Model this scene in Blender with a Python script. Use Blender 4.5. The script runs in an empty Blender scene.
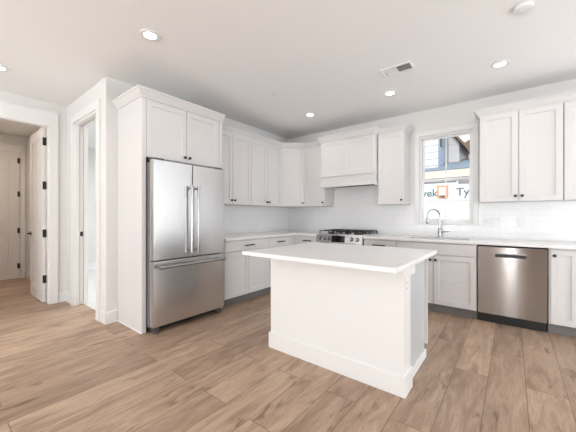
import bpy, bmesh, math, random
from mathutils import Vector, Matrix
random.seed(7)
PI = math.pi
S = bpy.context.scene
C = S.collection

# ------------------------------------------------------------------ camera
cam = bpy.data.cameras.new('camera')
cam.sensor_width = 36.0
cam.lens = 285.45 / 576 * 36.0
cam.clip_start = 0.02
co = bpy.data.objects.new('camera', cam)
co.location = (3.57, -4.56, 1.208)
co.rotation_euler = (PI / 2, 0, 0.666)
C.objects.link(co)
S.camera = co

# ------------------------------------------------------------------ light and exposure
S.view_settings.view_transform = 'Standard'
S.view_settings.look = 'None'
S.view_settings.gamma = 1.0
S.view_settings.exposure = 0.57
S.view_settings.use_curve_mapping = False
H = 2.766

W = bpy.data.worlds.new('sky')
S.world = W
W.use_nodes = True
bg = W.node_tree.nodes['Background']
bg.inputs[0].default_value = (0.80, 0.89, 1.0, 1)
bg.inputs[1].default_value = 1.15

def light(name, kind, loc, rot, energy, color, **kw):
    l = bpy.data.lights.new(name, kind)
    l.energy = energy
    l.color = color
    for k, v in kw.items():
        setattr(l, k, v)
    o = bpy.data.objects.new(name, l)
    o.location = loc
    o.rotation_euler = rot
    C.objects.link(o)
    return o

# sun on the neighbouring house (it passes over this roof)
light('sun', 'SUN', (0, -10, 12), (math.radians(50), 0, math.radians(-5)), 1.7, (1.0, 0.95, 0.88), angle=0.01)
# daylight entering the openings behind and to the right of the camera; the upward-tilted lamps are added to brighten the ceiling
DAY = (0.95, 0.97, 1.0)
for x, w, e in ((1.25, 2.1, 9), (3.515, .20, 3), (5.55, 1.7, 6)):
    light('daylight_rear', 'AREA', (x, -9.08, 1.40), (math.radians(90), 0, 0), e, DAY, shape='RECTANGLE', size=w, size_y=2.1)
    light('ceiling_fill_rear', 'AREA', (x, -9.12, .9), (math.radians(156), 0, 0), e * 14.5, (.955, .98, 1.0), shape='RECTANGLE', size=w, size_y=1.2)
light('daylight_right', 'AREA', (6.98, -1.45, 1.30), (PI / 2, 0, PI / 2), 20, (0.84, 0.92, 1.0), shape='RECTANGLE', size=2.2, size_y=2.3)
light('ceiling_fill_right', 'AREA', (7.02, -1.45, .9), (math.radians(128), 0, PI / 2), 30, (.95, .975, 1.0), shape='RECTANGLE', size=2.2, size_y=1.4)
light('pantry_fill', 'AREA', (-1.5, -1.6, 2.7), (0, 0, 0), 40, (0.93, 0.97, 1.0), shape='RECTANGLE', size=1.2, size_y=1.2)  # unseen panel added under the pantry ceiling to brighten that room
light('hall_lamp', 'AREA', (-2.9, -4.3, 2.70), (0, 0, 0), 8, (1.0, 0.82, 0.68), shape='RECTANGLE', size=0.4, size_y=0.4)

# ------------------------------------------------------------------ materials
def mat(name, col, rough=0.5, metal=0.0, spec=0.5, emit=None, es=0, bump=0, bscale=200, coat=0):
    m = bpy.data.materials.new(name)
    m.use_nodes = True
    nt = m.node_tree
    b = nt.nodes['Principled BSDF']
    b.inputs['Base Color'].default_value = (*col, 1)
    b.inputs['Roughness'].default_value = rough
    b.inputs['Metallic'].default_value = metal
    b.inputs['Specular IOR Level'].default_value = spec
    b.inputs['Coat Weight'].default_value = coat
    if emit:
        b.inputs['Emission Color'].default_value = (*emit, 1)
        b.inputs['Emission Strength'].default_value = es
    if bump:
        tc = nt.nodes.new('ShaderNodeTexCoord')
        n = nt.nodes.new('ShaderNodeTexNoise')
        n.inputs['Scale'].default_value = bscale
        bp = nt.nodes.new('ShaderNodeBump')
        bp.inputs['Strength'].default_value = bump
        bp.inputs['Distance'].default_value = 0.002
        nt.links.new(tc.outputs['Object'], n.inputs['Vector'])
        nt.links.new(n.outputs['Fac'], bp.inputs['Height'])
        nt.links.new(bp.outputs['Normal'], b.inputs['Normal'])
    return m

M = {}
M['wall'] = mat('wall_paint', (0.82, 0.812, 0.795), 0.75, spec=.3, bump=.08, bscale=90)
M['ceil'] = mat('ceiling_paint', (0.93, 0.925, 0.915), 0.85, spec=.2, bump=.08, bscale=90)
M['trim'] = mat('trim_paint', (0.88, 0.872, 0.86), 0.4, spec=.4, bump=.02)
M['cab'] = mat('cabinet_paint', (0.75, 0.735, 0.725), 0.42, spec=.4, bump=.02)
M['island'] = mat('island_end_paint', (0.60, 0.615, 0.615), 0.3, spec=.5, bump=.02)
M['kick'] = mat('toe_kick_shaded_paint', (0.20, 0.19, 0.185), 0.6)  # cabinet paint darkened, so the shade of the recess is in the colour
M['black'] = mat('black_metal', (0.012, 0.012, 0.013), 0.38, spec=.5, bump=.02)
M['iron'] = mat('cast_iron', (0.014, 0.014, 0.015), 0.5, bump=.3, bscale=400)
M['plastic'] = mat('dark_plastic', (0.02, 0.02, 0.022), 0.45, bump=.05)
M['glassblack'] = mat('black_glass', (0.006, 0.006, 0.008), 0.06, bump=.004, bscale=10)
M['rubber'] = mat('grey_gasket', (0.10, 0.10, 0.11), 0.6, bump=.05)
M['grey'] = mat('fridge_side_grey', (0.23, 0.235, 0.245), 0.45, metal=.4, bump=.05)
M['chrome'] = mat('polished_steel', (0.42, 0.42, 0.43), 0.24, metal=1, bump=.01)
M['sink'] = mat('sink_steel', (0.55, 0.55, 0.56), 0.3, metal=1, bump=.02)
M['white'] = mat('white_plastic', (0.86, 0.86, 0.85), 0.4, bump=.01)
M['slot'] = mat('outlet_slot', (0.05, 0.05, 0.05), 0.6, bump=.01)
M['vinyl'] = mat('window_vinyl', (0.93, 0.935, 0.935), 0.35, bump=.01)
M['lamp'] = mat('lamp_lens', (0.9, 0.9, 0.9), 0.5, emit=(1.0, 0.95, 0.88), es=14, bump=.01)
M['led'] = mat('display_blue', (0.01, 0.02, 0.03), 0.3, emit=(0.5, 0.8, 1.0), es=.5, bump=.01)

ROT = .25
def brushed(name, col, axis, rough=.27, aniso=1.0):
    m = mat(name, col, rough, 1.0)
    nt = m.node_tree; b = nt.nodes['Principled BSDF']
    tc = nt.nodes.new('ShaderNodeTexCoord'); mp = nt.nodes.new('ShaderNodeMapping')
    n = nt.nodes.new('ShaderNodeTexNoise'); n.inputs['Scale'].default_value = 6
    n.inputs['Detail'].default_value = 6
    sc = [220, 220, 220]; sc[axis] = 1.5
    mp.inputs['Scale'].default_value = sc
    r = nt.nodes.new('ShaderNodeMapRange')
    r.inputs['To Min'].default_value = rough - .03; r.inputs['To Max'].default_value = rough + .04
    nt.links.new(tc.outputs['Object'], mp.inputs[0]); nt.links.new(mp.outputs[0], n.inputs['Vector'])
    nt.links.new(n.outputs['Fac'], r.inputs['Value']); nt.links.new(r.outputs[0], b.inputs['Roughness'])
    b.inputs['Anisotropic'].default_value = aniso; b.inputs['Anisotropic Rotation'].default_value = ROT
    tg = nt.nodes.new('ShaderNodeTangent'); tg.direction_type = 'RADIAL'; tg.axis = 'Z'; nt.links.new(tg.outputs[0], b.inputs['Tangent'])
    return m
M['steel'] = brushed('brushed_stainless', (0.70, 0.70, 0.71), 0, .24, .6)
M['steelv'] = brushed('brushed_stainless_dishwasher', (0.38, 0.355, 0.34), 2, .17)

def quartz():
    m = mat('white_quartz', (0.90, 0.89, 0.88), 0.22, spec=.5)
    nt = m.node_tree; b = nt.nodes['Principled BSDF']
    tc = nt.nodes.new('ShaderNodeTexCoord'); n = nt.nodes.new('ShaderNodeTexNoise')
    n.inputs['Scale'].default_value = 5; n.inputs['Detail'].default_value = 8
    cr = nt.nodes.new('ShaderNodeValToRGB')
    cr.color_ramp.elements[0].position = .3; cr.color_ramp.elements[0].color = (.87, .865, .86, 1)
    cr.color_ramp.elements[1].position = .6; cr.color_ramp.elements[1].color = (.92, .91, .905, 1)
    nt.links.new(tc.outputs['Object'], n.inputs['Vector']); nt.links.new(n.outputs['Fac'], cr.inputs[0])
    nt.links.new(cr.outputs[0], b.inputs['Base Color'])
    return m
M['quartz'] = quartz()

def tile(name, plane):
    m = mat(name, (0.82, 0.82, 0.82), 0.2, spec=.5)
    nt = m.node_tree; b = nt.nodes['Principled BSDF']
    tc = nt.nodes.new('ShaderNodeTexCoord'); sp = nt.nodes.new('ShaderNodeSeparateXYZ'); cb = nt.nodes.new('ShaderNodeCombineXYZ')
    br = nt.nodes.new('ShaderNodeTexBrick')
    br.inputs['Scale'].default_value = 1
    br.inputs['Brick Width'].default_value = .30; br.inputs['Row Height'].default_value = .076
    br.inputs['Mortar Size'].default_value = .0022; br.inputs['Mortar Smooth'].default_value = .2
    br.inputs['Color1'].default_value = (.87, .87, .87, 1); br.inputs['Color2'].default_value = (.855, .855, .855, 1)
    br.inputs['Mortar'].default_value = (.80, .795, .79, 1)
    nt.links.new(tc.outputs['Object'], sp.inputs[0])
    nt.links.new(sp.outputs['X' if plane == 'x' else 'Y'], cb.inputs['X'])
    nt.links.new(sp.outputs['Z'], cb.inputs['Y'])
    nt.links.new(cb.outputs[0], br.inputs['Vector'])
    nt.links.new(br.outputs['Color'], b.inputs['Base Color'])
    bp = nt.nodes.new('ShaderNodeBump'); bp.invert = True
    bp.inputs['Strength'].default_value = .3; bp.inputs['Distance'].default_value = .001
    nt.links.new(br.outputs['Fac'], bp.inputs['Height']); nt.links.new(bp.outputs['Normal'], b.inputs['Normal'])
    return m
M['tilex'] = tile('glazed_tile_back', 'x')
M['tiley'] = tile('glazed_tile_left', 'y')

def oak():
    m = mat('oak_planks', (0.6, 0.45, 0.33), 0.38, spec=.45)
    nt = m.node_tree; N = nt.nodes.new; L = nt.links.new
    b = nt.nodes['Principled BSDF']
    tc = N('ShaderNodeTexCoord'); sp = N('ShaderNodeSeparateXYZ'); cb = N('ShaderNodeCombineXYZ')
    L(tc.outputs['Object'], sp.inputs[0]); L(sp.outputs['Y'], cb.inputs['X']); sh = N('ShaderNodeMath'); sh.operation = 'SUBTRACT'; sh.inputs[1].default_value = .158; L(sp.outputs['X'], sh.inputs[0]); L(sh.outputs[0], cb.inputs['Y'])
    br = N('ShaderNodeTexBrick')
    for k, v in {'Scale': 1, 'Brick Width': 1.42, 'Row Height': .218, 'Mortar Size': .0018, 'Mortar Smooth': .1}.items():
        br.inputs[k].default_value = v
    br.offset = .37; br.offset_frequency = 2
    br.inputs['Color1'].default_value = (0, 0, 0, 1); br.inputs['Color2'].default_value = (1, 1, 1, 1); br.inputs['Mortar'].default_value = (.3, .3, .3, 1)
    L(cb.outputs[0], br.inputs['Vector'])
    # shift the grain from plank to plank
    mul = N('ShaderNodeVectorMath'); mul.operation = 'SCALE'; mul.inputs['Scale'].default_value = 37.0
    L(br.outputs['Color'], mul.inputs[0])
    add = N('ShaderNodeVectorMath'); L(tc.outputs['Object'], add.inputs[0]); L(mul.outputs[0], add.inputs[1])
    def noise(scale, sc, detail, dist=0):
        mp = N('ShaderNodeMapping'); mp.inputs['Scale'].default_value = sc
        n = N('ShaderNodeTexNoise'); n.inputs['Scale'].default_value = scale; n.inputs['Detail'].default_value = detail
        n.inputs['Distortion'].default_value = dist
        L(add.outputs[0], mp.inputs[0]); L(mp.outputs[0], n.inputs['Vector']); return n
    g1 = noise(4, (2.6, .45, 1), 5, 1.2)          # broad cathedral figure
    g2 = noise(22, (8, .5, 1), 6, .4)                # fine streaks
    g3 = noise(4, (3.6, .9, 1), 5, .9)          # knots and mineral patches
    r1 = N('ShaderNodeValToRGB')
    e = r1.color_ramp.elements
    e[0].position = .25; e[0].color = (.305, .200, .136, 1)
    e[1].position = .75; e[1].color = (.575, .425, .312, 1)
    k = e.new(.5); k.color = (.46, .325, .230, 1)
    L(g1.outputs['Fac'], r1.inputs[0])
    r2 = N('ShaderNodeValToRGB')
    r2.color_ramp.elements[0].position = .33; r2.color_ramp.elements[0].color = (.76, .72, .70, 1)
    r2.color_ramp.elements[1].position = .60; r2.color_ramp.elements[1].color = (1.05, 1.05, 1.05, 1)
    L(g2.outputs['Fac'], r2.inputs[0])
    m1 = N('ShaderNodeMix'); m1.data_type = 'RGBA'; m1.blend_type = 'MULTIPLY'; m1.inputs[0].default_value = .8
    L(r1.outputs[0], m1.inputs[6]); L(r2.outputs[0], m1.inputs[7])
    # plank tone
    r3 = N('ShaderNodeValToRGB')
    r3.color_ramp.elements[0].color = (.84, .82, .82, 1); r3.color_ramp.elements[1].color = (1.12, 1.13, 1.13, 1)
    L(br.outputs['Color'], r3.inputs[0])
    m2 = N('ShaderNodeMix'); m2.data_type = 'RGBA'; m2.blend_type = 'MULTIPLY'; m2.inputs[0].default_value = 1
    L(m1.outputs[2], m2.inputs[6]); L(r3.outputs[0], m2.inputs[7])
    r4 = N('ShaderNodeValToRGB')
    r4.color_ramp.elements[0].position = .28; r4.color_ramp.elements[0].color = (.42, .34, .29, 1)
    r4.color_ramp.elements[1].position = .39; r4.color_ramp.elements[1].color = (1, 1, 1, 1)
    L(g3.outputs['Fac'], r4.inputs[0])
    m3 = N('ShaderNodeMix'); m3.data_type = 'RGBA'; m3.blend_type = 'MULTIPLY'; m3.inputs[0].default_value = .8
    L(m2.outputs[2], m3.inputs[6]); L(r4.outputs[0], m3.inputs[7])
    m4 = N('ShaderNodeMix'); m4.data_type = 'RGBA'; m4.inputs[7].default_value = (.12, .08, .06, 1)
    L(br.outputs['Fac'], m4.inputs[0]); L(m3.outputs[2], m4.inputs[6])
    L(m4.outputs[2], b.inputs['Base Color'])
    rr = N('ShaderNodeMapRange'); rr.inputs['To Min'].default_value = .34; rr.inputs['To Max'].default_value = .48
    L(g2.outputs['Fac'], rr.inputs['Value']); L(rr.outputs[0], b.inputs['Roughness'])
    bp = N('ShaderNodeBump'); bp.inputs['Strength'].default_value = .12; bp.inputs['Distance'].default_value = .001
    L(g2.outputs['Fac'], bp.inputs['Height']); L(bp.outputs['Normal'], b.inputs['Normal'])
    return m
M['oak'] = oak()

def glass():
    m = bpy.data.materials.new('window_glass'); m.use_nodes = True
    nt = m.node_tree; nt.nodes.clear(); N = nt.nodes.new
    o = N('ShaderNodeOutputMaterial'); mx = N('ShaderNodeMixShader'); t = N('ShaderNodeBsdfTransparent'); g = N('ShaderNodeBsdfGlossy')
    g.inputs['Roughness'].default_value = .02
    t.inputs[0].default_value = (.97, .98, .98, 1)
    f = N('ShaderNodeFresnel'); f.inputs[0].default_value = 1.45
    nt.links.new(f.outputs[0], mx.inputs[0]); nt.links.new(t.outputs[0], mx.inputs[1]); nt.links.new(g.outputs[0], mx.inputs[2])
    nt.links.new(mx.outputs[0], o.inputs[0])
    return m
M['glass'] = glass()
M['entry'] = mat('stained_wood', (.12, .07, .045), .4, bump=.2, bscale=30)

def striped(name, c1, c2, step, axis='Z', rough=.7, width=.04):
    """boards: a thin dark joint every `step` metres"""
    m = mat(name, c1, rough); nt = m.node_tree; N = nt.nodes.new; L = nt.links.new
    b = nt.nodes['Principled BSDF']; tc = N('ShaderNodeTexCoord'); sp = N('ShaderNodeSeparateXYZ')
    L(tc.outputs['Object'], sp.inputs[0])
    d = N('ShaderNodeMath'); d.operation = 'DIVIDE'; d.inputs[1].default_value = step; L(sp.outputs[axis], d.inputs[0])
    f = N('ShaderNodeMath'); f.operation = 'FRACT'; L(d.outputs[0], f.inputs[0])
    g = N('ShaderNodeMath'); g.operation = 'LESS_THAN'; g.inputs[1].default_value = width; L(f.outputs[0], g.inputs[0])
    n = N('ShaderNodeTexNoise'); n.inputs['Scale'].default_value = 3
    L(tc.outputs['Object'], n.inputs['Vector'])
    mm = N('ShaderNodeMix'); mm.data_type = 'RGBA'; mm.inputs[6].default_value = (*c1, 1); mm.inputs[7].default_value = (*[x * .9 for x in c1], 1)
    L(n.outputs['Fac'], mm.inputs[0])
    mx = N('ShaderNodeMix'); mx.data_type = 'RGBA'; L(g.outputs[0], mx.inputs[0]); L(mm.outputs[2], mx.inputs[6]); mx.inputs[7].default_value = (*c2, 1)
    L(mx.outputs[2], b.inputs['Base Color'])
    return m
M['siding'] = striped('white_lap_siding', (.74, .74, .72), (.25, .26, .28), .21, width=.09)
M['wrap'] = striped('house_wrap', (.84, .85, .86), (.60, .63, .66), .30, width=.05)
M['siding_shade'] = striped('shaded_lap_siding', (.50, .56, .64), (.36, .41, .48), .6)  # white siding again, with the shade of the side face put into the colour
M['siding_shade2'] = striped('pale_sheathing', (.60, .56, .55), (.45, .42, .42), .6)
M['shingle'] = striped('slate_blue_shingles', (.20, .25, .30), (.12, .15, .185), .14, axis='Y', width=.12)
M['ink'] = mat('wrap_ink', (.10, .13, .15), .7, bump=.01)
M['orange'] = mat('orange_flashing', (.85, .28, .06), .6, bump=.01)
M['tan'] = mat('raw_lumber', (.72, .62, .50), .7, bump=.05)
M['brown'] = mat('brown_fascia', (.20, .12, .07), .7, bump=.05)
M['soffit'] = mat('grey_soffit', (.16, .18, .19), .7, bump=.05)
M['dirt'] = mat('bare_soil', (.30, .25, .20), .95, bump=.6, bscale=8)
M['marble'] = mat('pale_carpet', (.74, .73, .70), .9, bump=.5, bscale=60)
M['grille'] = striped('vent_louvre_grey', (.34, .34, .34), (.12, .12, .12), .012, axis='X', width=.4)
M['doorp'] = mat('door_paint', (0.80, 0.775, 0.755), 0.42, bump=.02)

# ------------------------------------------------------------------ mesh helpers
class MB:
    def __init__(s):
        s.bm = bmesh.new()
    def box(s, x0, y0, z0, x1, y1, z1, bev=0.0, seg=1, rot=None):
        if x1 < x0: x0, x1 = x1, x0
        if y1 < y0: y0, y1 = y1, y0
        if z1 < z0: z0, z1 = z1, z0
        r = bmesh.ops.create_cube(s.bm, size=1.0)
        vs = r['verts']
        for v in vs:
            v.co = Vector(((x0 + x1) / 2 + v.co.x * (x1 - x0), (y0 + y1) / 2 + v.co.y * (y1 - y0), (z0 + z1) / 2 + v.co.z * (z1 - z0)))
        if rot:
            c, ang, ax = rot
            bmesh.ops.rotate(s.bm, verts=vs, cent=c, matrix=Matrix.Rotation(ang, 3, ax))
        if bev > 0:
            es = list({e for v in vs for e in v.link_edges})
            bmesh.ops.bevel(s.bm, geom=es, offset=bev, segments=seg, affect='EDGES', profile=.5)
        return s
    def poly(s, faces):
        for f in faces:
            s.bm.faces.new([s.bm.verts.new(p) for p in f])
        return s
    def prism(s, pts, z0, z1, bev=0):
        """vertical prism on an xy outline"""
        a = [s.bm.verts.new((x, y, z0)) for x, y in pts]; b = [s.bm.verts.new((x, y, z1)) for x, y in pts]
        n = len(pts); fs = [s.bm.faces.new(list(reversed(a))), s.bm.faces.new(b)]
        for i in range(n):
            fs.append(s.bm.faces.new((a[i], a[(i + 1) % n], b[(i + 1) % n], b[i])))
        if bev:
            bmesh.ops.bevel(s.bm, geom=list({e for f in fs for e in f.edges}), offset=bev, segments=1, affect='EDGES')
        return s
    def cyl(s, p0, p1, r, r1=None, n=20):
        p0, p1 = Vector(p0), Vector(p1); r1 = r if r1 is None else r1
        d = (p1 - p0); q = d.normalized().to_track_quat('Z', 'Y')
        A, B = [], []
        for i in range(n):
            a = 2 * PI * i / n; u = q @ Vector((math.cos(a), math.sin(a), 0))
            A.append(s.bm.verts.new(p0 + u * r)); B.append(s.bm.verts.new(p1 + u * r1))
        s.bm.faces.new(list(reversed(A))); s.bm.faces.new(B)
        for i in range(n):
            s.bm.faces.new((A[i], A[(i + 1) % n], B[(i + 1) % n], B[i]))
        return s
    def lathe(s, prof, o=(0, 0, 0), axis=(0, 0, 1), n=28):
        """prof: (radius, height) pairs"""
        q = Vector(axis).to_track_quat('Z', 'Y'); o = Vector(o); rings = []
        for r, h in prof:
            if r < 1e-6:
                rings.append([s.bm.verts.new(o + q @ Vector((0, 0, h)))])
            else:
                rings.append([s.bm.verts.new(o + q @ Vector((r * math.cos(2 * PI * i / n), r * math.sin(2 * PI * i / n), h))) for i in range(n)])
        for A, B in zip(rings, rings[1:]):
            for i in range(n):
                j = (i + 1) % n
                if len(A) == 1 and len(B) == 1: continue
                if len(A) == 1: s.bm.faces.new((A[0], B[j], B[i]))
                elif len(B) == 1: s.bm.faces.new((A[i], A[j], B[0]))
                else: s.bm.faces.new((A[i], A[j], B[j], B[i]))
        return s
    def tube(s, pts, r, n=12):
        pts = [Vector(p) for p in pts]; rings = []
        up = Vector((0, 0, 1)); prev = None
        for i, p in enumerate(pts):
            d = (pts[min(i + 1, len(pts) - 1)] - pts[max(i - 1, 0)]).normalized()
            if prev is None:
                a = d.orthogonal().normalized()
            else:
                a = (prev - d * prev.dot(d)).normalized()
            prev = a; b = d.cross(a)
            rr = r[i] if isinstance(r, (list, tuple)) else r
            rings.append([s.bm.verts.new(p + (a * math.cos(2 * PI * k / n) + b * math.sin(2 * PI * k / n)) * rr) for k in range(n)])
        for A, B in zip(rings, rings[1:]):
            for k in range(n):
                s.bm.faces.new((A[k], A[(k + 1) % n], B[(k + 1) % n], B[k]))
        s.bm.faces.new(list(reversed(rings[0]))); s.bm.faces.new(rings[-1])
        return s
    def sweep(s, path, prof, closed=False):
        """moulding: path = xy list, profile = (out, z) list, `out` to the right of travel, mitred"""
        n = len(path); P = [Vector(p) for p in path]; rings = []
        for i in range(n):
            if closed or 0 < i < n - 1:
                d0 = (P[i] - P[i - 1]).normalized(); d1 = (P[(i + 1) % n] - P[i]).normalized()
            elif i == 0:
                d0 = d1 = (P[1] - P[0]).normalized()
            else:
                d0 = d1 = (P[-1] - P[-2]).normalized()
            n0 = Vector((d0.y, -d0.x)); n1 = Vector((d1.y, -d1.x))
            m = (n0 + n1).normalized(); k = 1 / max(.2, m.dot(n0))
            rings.append([s.bm.verts.new((P[i].x + m.x * k * o, P[i].y + m.y * k * o, z)) for o, z in prof])
        R = list(zip(rings, rings[1:])) + ([(rings[-1], rings[0])] if closed else [])
        q = len(prof)
        for A, B in R:
            for k in range(q):
                s.bm.faces.new((A[k], A[(k + 1) % q], B[(k + 1) % q], B[k]))
        if not closed:
            s.bm.faces.new(rings[0]); s.bm.faces.new(list(reversed(rings[-1])))
        return s
    def shaker(s, x0, z0, x1, z1, yf, t=.02, fr=.058, rec=.011, rails=None):
        """five-piece door facing -Y with its face at y = yf; rails = heights of extra cross rails"""
        rails = rails or []
        c = .0015
        V = s.bm.verts.new; F = s.bm.faces.new
        def ring(a, b, cx, d, y):
            return [V((a, y, b)), V((cx, y, b)), V((cx, y, d)), V((a, y, d))]
        back = ring(x0, z0, x1, z1, yf + t); side = ring(x0, z0, x1, z1, yf + c); out = ring(x0 + c, z0 + c, x1 - c, z1 - c, yf)
        F(back)
        for A, B in ((side, back), (out, side)):
            for i in range(4): F((A[i], A[(i + 1) % 4], B[(i + 1) % 4], B[i]))
        # face frame built from flat strips and the openings
        zs = [z0 + fr] + [v for r in rails for v in (r - fr * .55, r + fr * .55)] + [z1 - fr]
        xa, xb = x0 + fr, x1 - fr
        def quad(a, b, cc, d, y): F([V((a, y, b)), V((cc, y, b)), V((cc, y, d)), V((a, y, d))])
        quad(x0 + c, z0 + c, xa, z1 - c, yf); quad(xb, z0 + c, x1 - c, z1 - c, yf)
        quad(xa, z0 + c, xb, zs[0], yf); quad(xa, zs[-1], xb, z1 - c, yf)
        for i in range(1, len(zs) - 1, 2): quad(xa, zs[i], xb, zs[i + 1], yf)
        for i in range(0, len(zs), 2):
            a = ring(xa, zs[i], xb, zs[i + 1], yf); b = ring(xa + .003, zs[i] + .003, xb - .003, zs[i + 1] - .003, yf + rec)
            for k in range(4): F((a[k], a[(k + 1) % 4], b[(k + 1) % 4], b[k]))
            F(b)
        return s
    def build(s, name, m, parent=None, smooth=False, loc=None):
        bmesh.ops.recalc_face_normals(s.bm, faces=s.bm.faces)
        me = bpy.data.meshes.new(name); s.bm.to_mesh(me); s.bm.free()
        me.materials.append(m)
        if smooth:
            me.polygons.foreach_set('use_smooth', [True] * len(me.polygons))
            me.update()
        o = bpy.data.objects.new(name, me); C.objects.link(o)
        if smooth:
            md = o.modifiers.new('edge', 'EDGE_SPLIT'); md.split_angle = math.radians(35)
        if parent: o.parent = parent
        if loc: o.location = loc
        return o

def tag(o, label, cat, group=None, kind=None):
    o['label'] = label; o['category'] = cat
    if group: o['group'] = group
    if kind: o['kind'] = kind
    return o
def thing(name, label, cat, loc=(0, 0, 0), rz=0, group=None):
    o = bpy.data.objects.new(name, None); C.objects.link(o)
    o.empty_display_size = .05
    o.location = loc; o.rotation_euler = (0, 0, rz)
    return tag(o, label, cat, group)
def struct(name, mb, m, label=None, parent=None):
    o = mb.build(name, m, parent)
    if parent is None:
        o['kind'] = 'structure'
        if label: o['label'] = label; o['category'] = name.split('_')[0]
    return o
def copy_tree(o, parent=None):
    c = o.copy(); C.objects.link(c)
    if parent: c.parent = parent
    for ch in [x for x in C.objects if x.parent == o]:
        copy_tree(ch, c)
    return c

# ------------------------------------------------------------------ room shell
XR, YB = 6.8, -8.9           # right wall and rear wall
PY = -3.308                  # the stub wall beside the fridge ends here
FX = -1.43                   # wall with the hall opening
T = .14
# floor: kitchen, living area, hall
fl = MB().prism([(-4.2, -5.2), (FX, -5.2), (FX, YB), (XR, YB), (XR, .0), (0, 0), (0, PY + .10), (-4.2, PY + .10)], -.12, 0)
struct('floor', fl, M['oak'], 'light oak plank floor of the kitchen and hall')
pf = MB().box(-4.0, PY + .10, -.12, -.001, -.2, -.001)
tag(pf.build('floor_carpet', M['marble']), 'pale carpeted floor of the small room behind the cased doorway', 'floor', kind='structure')
struct('ceiling', MB().box(-4.3, YB - .2, H, XR + .2, .16, H + .2), M['ceil'], 'flat off-white ceiling')

# back wall with window opening
wx0, wx1, wz0, wz1 = 2.50, 3.14, 1.14, 2.365
ox0, ox1, oz0, oz1 = wx0 - .03, wx1 + .03, wz0 - .03, wz1 + .03
b = MB().box(-T, 0, 0, ox0, .15, H).box(ox1, 0, 0, XR + T, .15, H).box(ox0, 0, 0, ox1, .15, oz0).box(ox0, 0, oz1, ox1, .15, H)
struct('wall_back', b, M['wall'], 'white back wall holding the sink window')
# left kitchen wall (fridge stands against it)
struct('wall_left', MB().box(-T, PY, 0, 0, 0, H), M['wall'], 'white wall behind the refrigerator')
# wall with the narrow cased doorway
dx0, dx1, dz = -1.064, -.238, 2.455
b = MB().box(FX, PY, 0, dx0, PY + T, H).box(dx1, PY, 0, -T, PY + T, H).box(dx0, PY, dz, dx1, PY + T, H)
b.box(-4.2, PY, 0, FX, PY + T, H)
struct('wall_side', b, M['wall'], 'short white wall with the narrow cased doorway')
# wall with the hall opening
hy0, hy1, hz = -4.42, -3.505, 2.44
TH = .085
b = MB().box(FX - TH, hy1, 0, FX, PY, H).box(FX - TH, YB, 0, FX, hy0, H).box(FX - TH, hy0, hz, FX, hy1, H)
struct('wall_hall', b, M['wall'], 'white wall with the opening to the hall')
# hall shell
HX = -3.95
struct('wall_hall_end', MB().box(HX - T, -4.9, 0, HX, PY, H), M['wall'], 'white wall at the end of the hall')
struct('wall_hall_far_side', MB().box(HX, -4.9 - T, 0, FX - T, -4.9, H), M['wall'])
# pantry shell
struct('wall_pantry_back', MB().box(-4.2, -.2, 0, -T, -.06, H), M['wall'])
struct('wall_pantry_side', MB().box(-4.2, PY + T, 0, -4.06, -.2, H), M['wall'])
# right wall and rear wall with daylight openings
b = MB().box(XR, YB, 0, XR + T, -2.6, H).box(XR, -.3, 0, XR + T, 0, H).box(XR, -2.6, 2.45, XR + T, -.3, H)
struct('wall_right', b, M['wall'])
b = MB().box(FX - T, YB - T, 2.45, XR + T, YB, H)
for a, c in ((FX - T, .2), (2.3, 3.40), (3.63, 4.7), (6.4, XR + T)):
    b.box(a, YB - T, 0, c, YB, 2.45)
for a, c in ((.2, 2.3), (3.40, 3.63), (4.7, 6.4)):
    b.box(a, YB - T, 0, c, YB, .25)
struct('wall_rear', b, M['wall'])
for n, (a, c, k) in enumerate(((.2, 2.3, 3), (3.40, 3.63, 2), (4.7, 6.4, 3))):
    fr = MB()
    for q in range(k):
        x = a + q * (c - a - .06) / (k - 1)
        fr.box(x, YB - .10, .25, x + .06, YB - .04, 2.45, .004)
    struct('window_%d' % (n + 2), fr, M['vinyl'])
fr = MB()
for k in range(3):
    y = -2.6 + k * (2.3 - .08) / 2
    fr.box(XR + .04, y, .0, XR + .10, y + .08, 2.45, .004)
struct('window_5', fr, M['vinyl'])

d = thing('added_door_4', 'added brown wooden door in the rear wall', 'door', (3.72, YB + .001, 0)); d['kind'] = 'structure'  # unseen door added for its dark reflection in the dishwasher
lf = MB().box(0, 0, .01, .86, .035, 2.40, .002)
for z0, z1 in ((.25, .95), (1.15, 2.2)):
    lf.box(.14, .035, z0, .72, .043, z1, .006)
lf.build('door_leaf', M['entry'], d)
MB().cyl((.79, .035, .95), (.79, .09, .95), .012).cyl((.79, .085, .95), (.68, .085, .95), .009).build('door_handle', M['black'], d)
# baseboards
BP = [(0, 0), (.015, 0), (.015, .125), (.011, .135), (0, .135)]
struct('baseboard_left', MB().sweep([(dx1 + .092, PY), (0, PY), (0, -3.197)], BP), M['trim'], 'white baseboard wrapping the end of the stub wall')
struct('baseboard_side', MB().sweep([(FX, hy1 + .10), (FX, PY), (dx0 - .092, PY)], BP), M['trim'], 'white baseboard in the corner between the two doorways')
struct('baseboard_hall', MB().box(HX, -3.325, 0, FX - .9, PY, .13, .002), M['trim'])
struct('baseboard_living', MB().sweep([(FX, YB), (FX, hy0 - .10)], BP), M['trim'])
struct('baseboard_pantry', MB().box(-4.06, -.215, 0, -T, -.2, .13, .002).box(-4.06, -3.1, 0, -4.045, -.215, .13, .002), M['trim'])

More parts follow.
